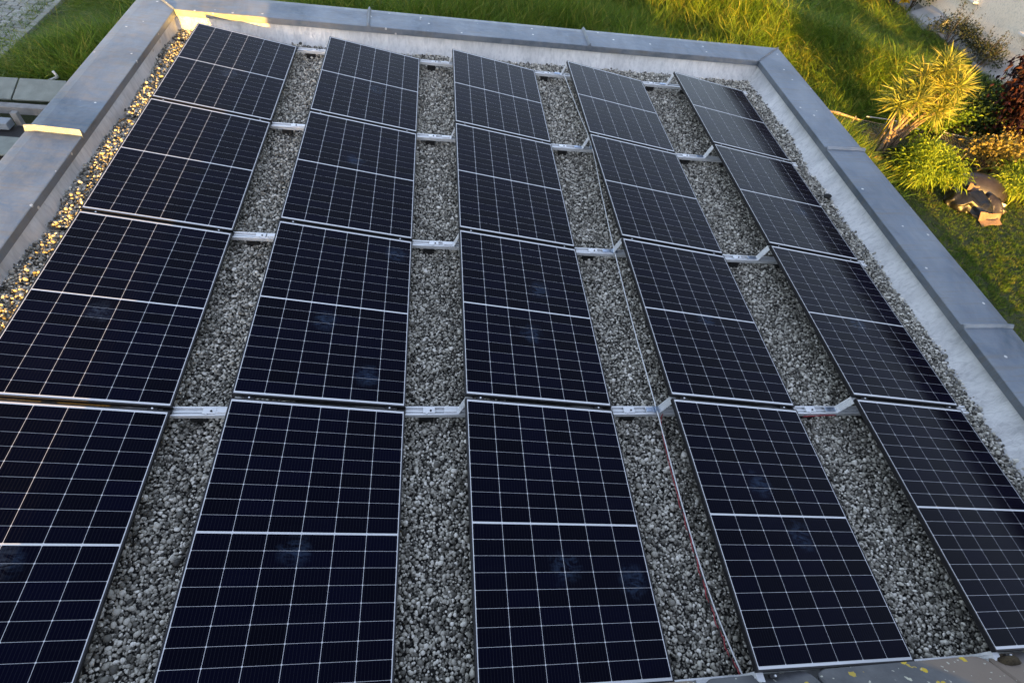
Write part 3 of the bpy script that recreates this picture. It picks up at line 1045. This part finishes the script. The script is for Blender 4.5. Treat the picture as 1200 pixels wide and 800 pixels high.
# ================================================================== PLANTS
def leaf_mesh(name, parent, mat, pos, dirs, ln, wd, droop, tones, fold=.25):
    """many separate leaves, each four triangles with a bent midrib"""
    n = len(pos)
    d_ = dirs / np.linalg.norm(dirs, axis=1)[:, None]
    rnd = RNG.normal(size=(n, 3))
    s_ = np.cross(d_, rnd); s_ /= np.linalg.norm(s_, axis=1)[:, None] + 1e-9
    up = np.cross(s_, d_)
    ln = np.asarray(ln)[:, None]; wd = np.asarray(wd)[:, None]
    g = np.array([0, 0, -1.0])
    b = pos; m1 = pos + d_ * ln * .5 + g * ln * droop * .22
    tip = pos + d_ * ln * .95 + g * ln * droop
    L1 = m1 + s_ * wd + up * wd * fold; R1 = m1 - s_ * wd + up * wd * fold
    V = np.stack([b, L1, tip, R1, m1], 1).reshape(-1, 3)
    i0 = np.arange(n) * 5
    F = np.stack([np.stack([i0, i0 + 1, i0 + 4], 1), np.stack([i0 + 1, i0 + 2, i0 + 4], 1), np.stack([i0 + 2, i0 + 3, i0 + 4], 1), np.stack([i0 + 3, i0, i0 + 4], 1)], 1).reshape(-1, 3)
    me = bpy.data.meshes.new(name)
    me.from_pydata(V.tolist(), [], F.tolist())
    me.materials.append(M[mat])
    a = me.attributes.new('tone', 'FLOAT', 'FACE')
    a.data.foreach_set('value', np.repeat(np.clip(tones, 0, 1), 4).astype(np.float32))
    return link(bpy.data.objects.new(name, me), parent)


def bush(name, label, cat, loc, rad, n, leaf, wid, mat, clumps=26, droop=.25, group=None, outward=.8, upw=.35, base=.12, stems=6, tone=.5, spread=.22, piece='foliage'):
    root = thing(name, label, cat, loc, (0, 0, 0), group)
    rg = RNG
    cd = rg.normal(size=(clumps, 3)); cd[:, 2] = np.abs(cd[:, 2]) * 1.1 - .25
    cd /= np.linalg.norm(cd, axis=1)[:, None]
    cr = rg.uniform(.45, 1.0, clumps)
    cc = cd * cr[:, None]
    which = rg.integers(0, clumps, n)
    p = cc[which] + rg.normal(0, spread, (n, 3))
    rad = np.array(rad)
    pos = p * rad + np.array([0, 0, rad[2] * .95 + base])
    pos[:, 2] = np.maximum(pos[:, 2], .02)
    dr = p * outward + rg.normal(0, .55, (n, 3)) + np.array([0, 0, upw])
    tn = tone + rg.normal(0, .22, n) + (rg.uniform(-.25, .25, clumps))[which]
    leaf_mesh(piece, root, mat, pos, dr, leaf * rg.uniform(.6, 1.25, n), wid * rg.uniform(.7, 1.2, n), droop, tn)
    m = MB()
    for i in range(stems):
        c = cc[i % clumps] * rad * .85 + np.array([0, 0, rad[2] * .95 + base])
        m.tube([(rg.normal(0, .04), rg.normal(0, .04), -.05), (c[0] * .4, c[1] * .4, c[2] * .5), tuple(c)], [.022, .014, .006], 5)
    m.obj('stem', 'twig', root)
    return root


def yucca(loc):
    root = thing('yucca_tree', 'sunlit yucca tree with several bare trunks and spiky leaf heads', 'tree', loc)
    heads = [ (.30, .15, 1.95), (-.28, .20, 1.75), (.05, .35, 2.20), (.55, -.05, 1.70), (.66, .15, 2.05),
             (.45, -.35, 1.65), (-.15, -.20, 1.80), (.60, .45, 2.35), (.25, .10, 2.45), (.72, -.15, 1.80), (-.40, -.05, 1.60), (.35, -.1, 2.15), (-.05, .1, 1.95), (.55, -.25, 2.25), (.35, .2, 2.55)]
    for i, h in enumerate(heads):
        h = (h[0] * .88 - .04, h[1] * .9, h[2] * .90)
        r0 = .036 if i % 3 else .055
        a = 2.4 * i
        m = MB()
        m.tube(spline([(.07 * math.cos(a), .07 * math.sin(a), -.05), (.1 * math.cos(a) + h[0] * .18, .1 * math.sin(a) + h[1] * .18, h[2] * .35),
                       (h[0] * .6, h[1] * .6, h[2] * .7), h], 4), [r0 * (1 - .55 * q / 12) for q in range(13)], 7)
        m.obj('trunk', 'bark', root, True)
        n = 165
        dr = RNG.normal(size=(n, 3)); dr[:, 2] = dr[:, 2] * .8 + .38
        pos = np.array(h) + RNG.normal(0, .035, (n, 3)) + np.array([0, 0, .04])
        leaf_mesh('leaf_rosette', root, 'yucca_leaf', pos, dr, RNG.uniform(.32, .62, n), RNG.uniform(.009, .0145, n), .10, .55 + RNG.normal(0, .3, n), .3)
    return root


yucca((13.68, 10.72, GZ))
bush('bamboo_shrub', 'bright green shrub with long narrow leaves below the yucca', 'shrub', (14.22, 9.78, GZ), (.66, .60, .46), 4400, .20, .016, 'bamboo_leaf', 44, .55, tone=.55, spread=.2)
bush('laurel_bush', 'dark glossy bush at the foot of the yucca trunks', 'shrub', (13.95, 10.22, GZ), (.40, .34, .28), 700, .15, .030, 'dark_leaf', 18, .3)
bush('evergreen_bush', 'large dark evergreen bush right of the yucca', 'shrub', (17.1, 12.4, GZ), (1.30, 1.0, .62), 5200, .11, .026, 'dark_leaf', 60, .2, tone=.42)
bush('loose_green_shrub', 'mid green shrub between the bamboo and the evergreen bush', 'shrub', (15.6, 11.9, GZ), (.75, .65, .60), 2200, .12, .026, 'bamboo_leaf', 30, .25, tone=.15)
bush('rounded_green_shrub', 'dark green shrub behind the variegated one, under the red tree', 'shrub', (18.1, 11.9, GZ), (.75, .7, .6), 2000, .11, .026, 'dark_leaf', 30, .25, tone=.6)
bush('variegated_shrub', 'cream and gold variegated shrub behind the dark sacks', 'shrub', (16.75, 10.75, GZ), (.70, .50, .42), 1500, .10, .034, 'gold_leaf', 30, .15, tone=.55)
bush('golden_bush', 'pale gold bush beside the variegated shrub, by the red tree', 'shrub', (17.7, 11.0, GZ), (.50, .45, .55), 1200, .10, .034, 'gold_leaf', 24, .15, tone=.5)
bush('sedge_clump', 'lime green grassy clump at the right edge of the lawn', 'plant', (17.1, 9.65, GZ), (.85, .60, .30), 2600, .30, .012, 'bamboo_leaf', 30, .6, upw=.6, tone=.65, stems=3)
bush('golden_broom', 'small yellow green broom behind the wire fence', 'shrub', (16.5, 11.75, GZ), (.26, .24, .34), 500, .10, .014, 'gold_leaf', 14, .1, tone=.4)

# purple-red leaved tree
rt = thing('red_leaf_tree', 'dark red leaved small tree at the right edge', 'tree', (17.25, 11.0, GZ))
MB().tube(spline([(0, 0, -.05), (.03, .1, .5), (0, .4, 1.2), (.12, 1.0, 2.1)], 4), [.05 - .003 * i for i in range(13)], 8).obj('trunk', 'twig', rt, True)
for cxyz, rr, n in (((.05, .1, .60), .45, 600), ((.08, .25, 1.05), .50, 800), ((.05, .60, 1.55), .50, 800), ((.15, 1.05, 2.0), .45, 600), ((.45, .3, 1.3), .5, 700)):
    p = RNG.normal(0, .42, (n, 3)) * rr + np.array(cxyz)
    leaf_mesh('crown', rt, 'red_leaf', p, RNG.normal(size=(n, 3)) + np.array([0, 0, -.2]), RNG.uniform(.09, .20, n), RNG.uniform(.025, .045, n), .4, .4 + RNG.normal(0, .3, n))

# thin shrubs against the stucco wall
def wall_shrub(loc, label, rad, n, wisps):
    b = bush('wall_shrub', label, 'shrub', loc, rad, n, .085, .022, 'grey_leaf', 34, .1, 'dark shrubs along the stucco wall', tone=.4)
    m = MB(); pos = []
    for i in range(wisps):
        a = RNG.uniform(0, 6.28); r_ = RNG.uniform(.1, .75)
        bx, by = rad[0] * r_ * math.cos(a), rad[1] * r_ * math.sin(a)
        top = rad[2] * 2 + RNG.uniform(.1, .55)
        pts = [(bx * .6, by * .6, .2), (bx, by, rad[2] * 1.5), (bx * 1.25, by * 1.25, top)]
        m.tube(pts, [.008, .006, .003], 4)
        for q in range(5):
            pos.append(lerp(pts[1], pts[2], (q + 1) / 5))
    m.obj('stem', 'twig', b)
    pos = np.repeat(np.array(pos), 3, 0)
    n2 = len(pos)
    leaf_mesh('foliage', b, 'grey_leaf', pos + RNG.normal(0, .02, (n2, 3)), RNG.normal(size=(n2, 3)), RNG.uniform(.04, .08, n2), RNG.uniform(.014, .022, n2), .1, .3 + RNG.normal(0, .2, n2))


wall_shrub((21.0, 18.6, GZ), 'larger dark shrub by the stucco wall, right of the first light well', (.62, .95, .42), 1900, 14)
wall_shrub((21.15, 17.0, GZ), 'thin dark shrub with upright stems before the second light well', (.45, .70, .36), 1100, 16)
bush('dark_bush', 'almost black bush at the left end of the stucco wall', 'shrub', (21.5, 21.9, GZ), (.55, .6, .75), 1800, .10, .03, 'dark_leaf', 26, .2, tone=.1)
bush('yellow_flowers', 'clump of yellow flowers by the wall at the top edge', 'flowers', (20.9, 22.3, GZ), (.50, .5, .35), 800, .12, .05, 'yellow_flower', 20, .1, tone=.5)
bush('grey_ground_plant', 'low grey green plant left of the yellow flowers', 'plant', (19.4, 22.6, GZ), (.9, .7, .22), 900, .10, .025, 'grey_leaf', 26, .1, tone=.6)

# wire fence and pole fence
def mesh_fence(name, label, a, b, h, step, post_n, rail_mat='wire_fence'):
    root = thing(name, label, 'fence', (a[0], a[1], GZ))
    dx, dy = b[0] - a[0], b[1] - a[1]; L_ = math.hypot(dx, dy); ux, uy = dx / L_, dy / L_
    m = MB(); s_ = -h
    while s_ < L_:
        for sg in (1, -1):
            s0, s1 = (s_, s_ + h) if sg > 0 else (s_ + h, s_)
            z0, z1 = 0.02, h
            def cl(sa, za, sb, zb):
                if sa > sb:
                    sa, za, sb, zb = sb, zb, sa, za
                if sa < 0:
                    za += (zb - za) * (0 - sa) / (sb - sa); sa = 0
                if sb > L_:
                    zb = za + (zb - za) * (L_ - sa) / (sb - sa); sb = L_
                return sa, za, sb, zb
            sa, za, sb, zb = cl(s0, z0, s1, z1)
            if sb - sa > .01:
                m.tube([(sa * ux, sa * uy, za), (sb * ux, sb * uy, zb)], .0035, 3)
        s_ += step
    w_ = m.obj('wire_mesh', 'wire_fence', root); w_['kind'] = 'stuff'
    for z_ in (h, h * .5):
        MB().tube([(0, 0, z_), (dx, dy, z_)], .009, 5).obj('rail', rail_mat, root)
    for i in range(post_n):
        t = i / max(1, post_n - 1)
        MB().tube([(dx * t, dy * t, -.1), (dx * t, dy * t, h + .06)], .016, 6).obj('post', 'wire_fence', root)
    return root


mesh_fence('wire_fence', 'low chain link wire fence between the shrubs', (15.75, 11.45), (17.5, 11.0), .55, .07, 3)
pf = mesh_fence('pole_fence', 'low netting fence with a peeled wooden top pole left of the yucca', (12.6, 11.95), (14.1, 11.55), .55, .07, 3, 'peeled_wood')
MB().tube([(-.3, .05, .58), (.3, -.10, .60), (.85, -.26, .55)], [.03, .027, .02], 7).obj('top_pole', 'peeled_wood', pf, True)
stick = MB().tube([(-.15, .0, .72), (.5, -.15, .76), (1.15, -.36, .70)], [.012, .011, .008], 6).obj('white_stick', 'pale_rim', None, True, loc=(13.6, 11.55, GZ))
tag(stick, 'pale thin stick lying across the yucca trunks', 'stick')

# ================================================================== DARK SACKS AND TUB ON THE LAWN
def crumple(bm_pts, seed, amp, fr=6):
    rg = np.random.default_rng(seed); P_ = np.array(bm_pts)
    for i in range(7):
        k_ = rg.normal(size=3); k_ /= np.linalg.norm(k_)
        P_ = P_ + np.outer(np.abs(np.sin(P_ @ k_ * fr * rg.uniform(.6, 1.6) + rg.uniform(0, 6))) - .5, rg.normal(size=3) * amp)
    return P_


def blob(sub, rad, seed, amp, fr):
    bm = bmesh.new(); bmesh.ops.create_icosphere(bm, subdivisions=sub, radius=1)
    p = np.array([v.co for v in bm.verts]) * np.array(rad)
    p[:, 2] = np.where(p[:, 2] < 0, p[:, 2] * .35, p[:, 2])
    p = crumple(p, seed, amp, fr)
    f = [tuple(v.index for v in q.verts) for q in bm.faces]; bm.free()
    return p, f


# overturned tub: long half shell with its sunlit rim painted pale
tub = thing('overturned_tub', 'dark brown overturned tub with sunlit rim painted pale at the edge of the shrubs', 'tub', (15.75, 9.55, GZ + .05), (R(-10), R(6), R(-24)))
loops = []
for i in range(13):
    t = i / 12; xx = -.60 + 1.2 * t
    e = math.sin(math.pi * (.10 + .80 * t)) ** .6
    loops.append([(xx, .34 * e * math.cos(a), .10 + .40 * e * max(0, math.sin(a))) for a in [math.pi * q / 12 for q in range(13)]])
v = [p for l_ in loops for p in l_]
f = [(i * 13 + j, (i + 1) * 13 + j, (i + 1) * 13 + j + 1, i * 13 + j + 1) for i in range(12) for j in range(12)]
o = obj('shell', v, f, 'brown_plastic', tub, True)
o.modifiers.new('thickness', 'SOLIDIFY').thickness = .02
MB().tube([(x_, -.34 * math.sin(math.pi * (.10 + .80 * (x_ + .6) / 1.2)) ** .6 - .012, .115) for x_ in [-.58 + .0967 * q for q in range(13)]], .022, 6).obj('rim', 'brown_plastic', tub, True)
MB().box(.16, .56, -.372, -.33, .06, .15).obj('lit_rim_strip', 'pale_rim', tub, bevel=.008)
sp, sf = blob(4, (.55, .33, .27), 3, .060, 8)
tag(obj('black_sack', sp, sf, 'black_plastic', None, True, (15.20, 9.10, GZ + .10), (0, 0, R(-28))), 'crumpled black plastic sack lying in front of the tub', 'sack')
sp, sf = blob(4, (.40, .28, .20), 8, .055, 9)
tag(obj('black_sack', sp, sf, 'brown_plastic', None, True, (15.85, 9.12, GZ + .08), (0, 0, R(-35))), 'flatter dark brown sack between the tub and the lawn', 'sack')


def lit_sheet(label, loc, rz, facets):
    root = thing('sunlit_face', label, 'sunlit_tan', loc, (0, 0, rz))  # tan sheet stands for the sunlit face of a dark object
    for (lx, ly, dy, dz, rx, ry_) in facets:
        m = MB(); n_ = 6
        for q in range(n_):                                   # gently buckled sheet
            x0, x1 = -lx / 2 + lx * q / n_, -lx / 2 + lx * (q + 1) / n_
            b0, b1 = .022 * math.sin(q * 1.3 + dy * 9), .022 * math.sin((q + 1) * 1.3 + dy * 9)
            w0, w1 = ly * (.85 + .15 * math.cos(q * .9)), ly * (.85 + .15 * math.cos((q + 1) * .9))
            m.prism([[(x0, -w0 / 2, b0), (x0, w0 / 2, b0 + .01), (x0, w0 / 2, b0 + .02), (x0, -w0 / 2, b0 + .01)],
                     [(x1 - .0005, -w1 / 2, b1), (x1 - .0005, w1 / 2, b1 + .01), (x1 - .0005, w1 / 2, b1 + .02), (x1 - .0005, -w1 / 2, b1 + .01)]])
        m.obj('flap', 'sunlit_tan', root, loc=(0, dy, dz), rot=(rx, ry_, 0))
    return root


lit_sheet('tan sheet painted as the sunlit front of the black sack', (15.42, 8.60, GZ + .03), R(6),
       [(.62, .20, 0, .10, R(52), R(4)), (.50, .16, -.13, .03, R(14), R(-5))])
lit_sheet('small tan sheet painted as a sunlit face in the mouth of the tub', (15.32, 9.36, GZ + .30), R(-12), [(.24, .17, 0, .05, R(55), R(8))])

# ================================================================== MAIN HOUSE (the photographer's, behind the camera)
HX0, HX1 = 0.62, 9.1
mh = thing('main_house', 'taller tiled house whose roof edge meets the near side of the flat roof', 'house', (4.5, -5, GZ))
def W2L(p):
    return (p[0] - 4.5, p[1] + 5, p[2] - GZ)
def mprism(loopA, loopB):
    m = MB(); m.prism([[W2L(p) for p in loopA], [W2L(p) for p in loopB]]); return m
EZ, EY, RZ_, RY_ = 0.10, -0.10, 5.2, -5.4
gw = lambda x: [(x, -.75, GZ - .2), (x, -.75, .45), (x, RY_, RZ_ - .4), (x, -10.2, .45), (x, -10.2, GZ - .2)]
mprism(gw(HX0 + .25), gw(HX1 - .25)).obj('wall', 'render_wall', mh)
rf = lambda x: [(x, EY - .12, EZ - .02), (x, RY_, RZ_ - .12), (x, -10.8, EZ - .02), (x, -10.8, EZ - .14), (x, RY_, RZ_ - .30), (x, EY - .12, EZ - .14)]
mprism(rf(HX0), rf(HX1)).obj('roof', 'weathered_wood', mh)
slope = math.atan2(RZ_ - EZ, EY - RY_)
# big slab tiles along the eave and up the slope
tile_src = None
edges = [HX0, 1.40, 2.45, 3.45, 4.30, 4.98, 6.12, 7.15, 8.05, HX1]
rt_ = random.Random(2)
def tile_mesh(w_, d__, name):
    """slab with rounded front corners and a slight crown"""
    r_ = .07; pts = [(w_ / 2, d__), (-w_ / 2, d__)]
    for (cx, cy, a0) in ((-w_ / 2 + r_, r_, 180), (w_ / 2 - r_, r_, 270)):
        pts += [(cx + r_ * math.cos(R(a0 + 22.5 * q)), cy + r_ * math.sin(R(a0 + 22.5 * q))) for q in range(5)]
    n_ = len(pts)
    cr = lambda x_: .012 * (1 - (2 * x_ / w_) ** 2)
    ins = lambda p_: (p_[0] * (1 - .010 / (w_ / 2)), p_[1] + (.010 if p_[1] < d__ / 2 else 0))
    v = [(x_, y_, -.012) for x_, y_ in pts] + [(x_, y_, .012 + cr(x_)) for x_, y_ in pts] + [(*ins(q_), .022 + cr(q_[0])) for q_ in pts]
    f = [tuple(range(n_)), tuple(range(2 * n_, 3 * n_))] + [(l_ * n_ + i, l_ * n_ + (i + 1) % n_, (l_ + 1) * n_ + (i + 1) % n_, (l_ + 1) * n_ + i) for l_ in (0, 1) for i in range(n_)]
    return v, f
for row in range(4):
    for i in range(len(edges) - 1):
        a, b = edges[i], edges[i + 1]
        if row % 2:
            a, b = a + .3 if i else a, min(b + .3, HX1)
        v, f = tile_mesh(b - a - .012, .50, 'roof_tile')
        dist = row * .40
        yy = EY + .075 - dist * math.cos(slope); zz = EZ + .045 + dist * math.sin(slope) + .008 * rt_.random()
        o = obj('roof_tile', v, f, 'roof_tile', mh)
        o.rotation_euler = (slope - .06 + rt_.uniform(-.01, .01), 0, math.pi + rt_.uniform(-.006, .006))
        # local +y runs up the slope (towards -Y in the world)
        o.rotation_euler = (-(slope - .05), 0, 0)
        o.scale = (1, -1, 1)
        o.location = W2L(((a + b) / 2, yy, zz))
m = MB(); m.tube([W2L((HX0, RY_, RZ_ - .08)), W2L((HX1, RY_, RZ_ - .08))], .11, 10)
m.obj('ridge_cap', 'roof_tile', mh)
# moss cushion beside the last tile
sp, sf = blob(3, (.10, .07, .035), 12, .012, 24)
moss = obj('moss_cushion', sp, sf, 'moss', None, True, (6.22, -.10, .185)); moss['kind'] = 'stuff'
moss['label'] = 'brown green moss growing over the roof tile edge'

# unseen hedges added behind the camera, either side of the house, to shade the garden
def hedge(label, x, y, w_, h_, n):
    hd = thing('shade_hedge', label, 'hedge', (x, y, GZ))
    p = np.column_stack([RNG.uniform(-w_ / 2 - .05, w_ / 2 + .05, n), RNG.uniform(-.35, .35, n), RNG.uniform(0, h_ + .12, n)])
    leaf_mesh('foliage', hd, 'dark_leaf', p, RNG.normal(size=(n, 3)), RNG.uniform(.12, .22, n), RNG.uniform(.04, .07, n), .2, .5 + RNG.normal(0, .2, n))
    MB().box(-w_ / 2, w_ / 2, -.28, .28, 0, h_).obj('inner_branches', 'twig', hd)


hedge('added hedge right of the main house, unseen, shading the lawn', 11.4, -9.0, 5.0, 1.75, 5000)
hedge('added hedge at the far right, unseen, shading the light wells', 23.5, -9.0, 8.0, 2.7, 6000)
hedge('taller added hedge left of the main house, unseen, shading the left grass', -7.6, -4.5, 13.0, 2.7, 9000)
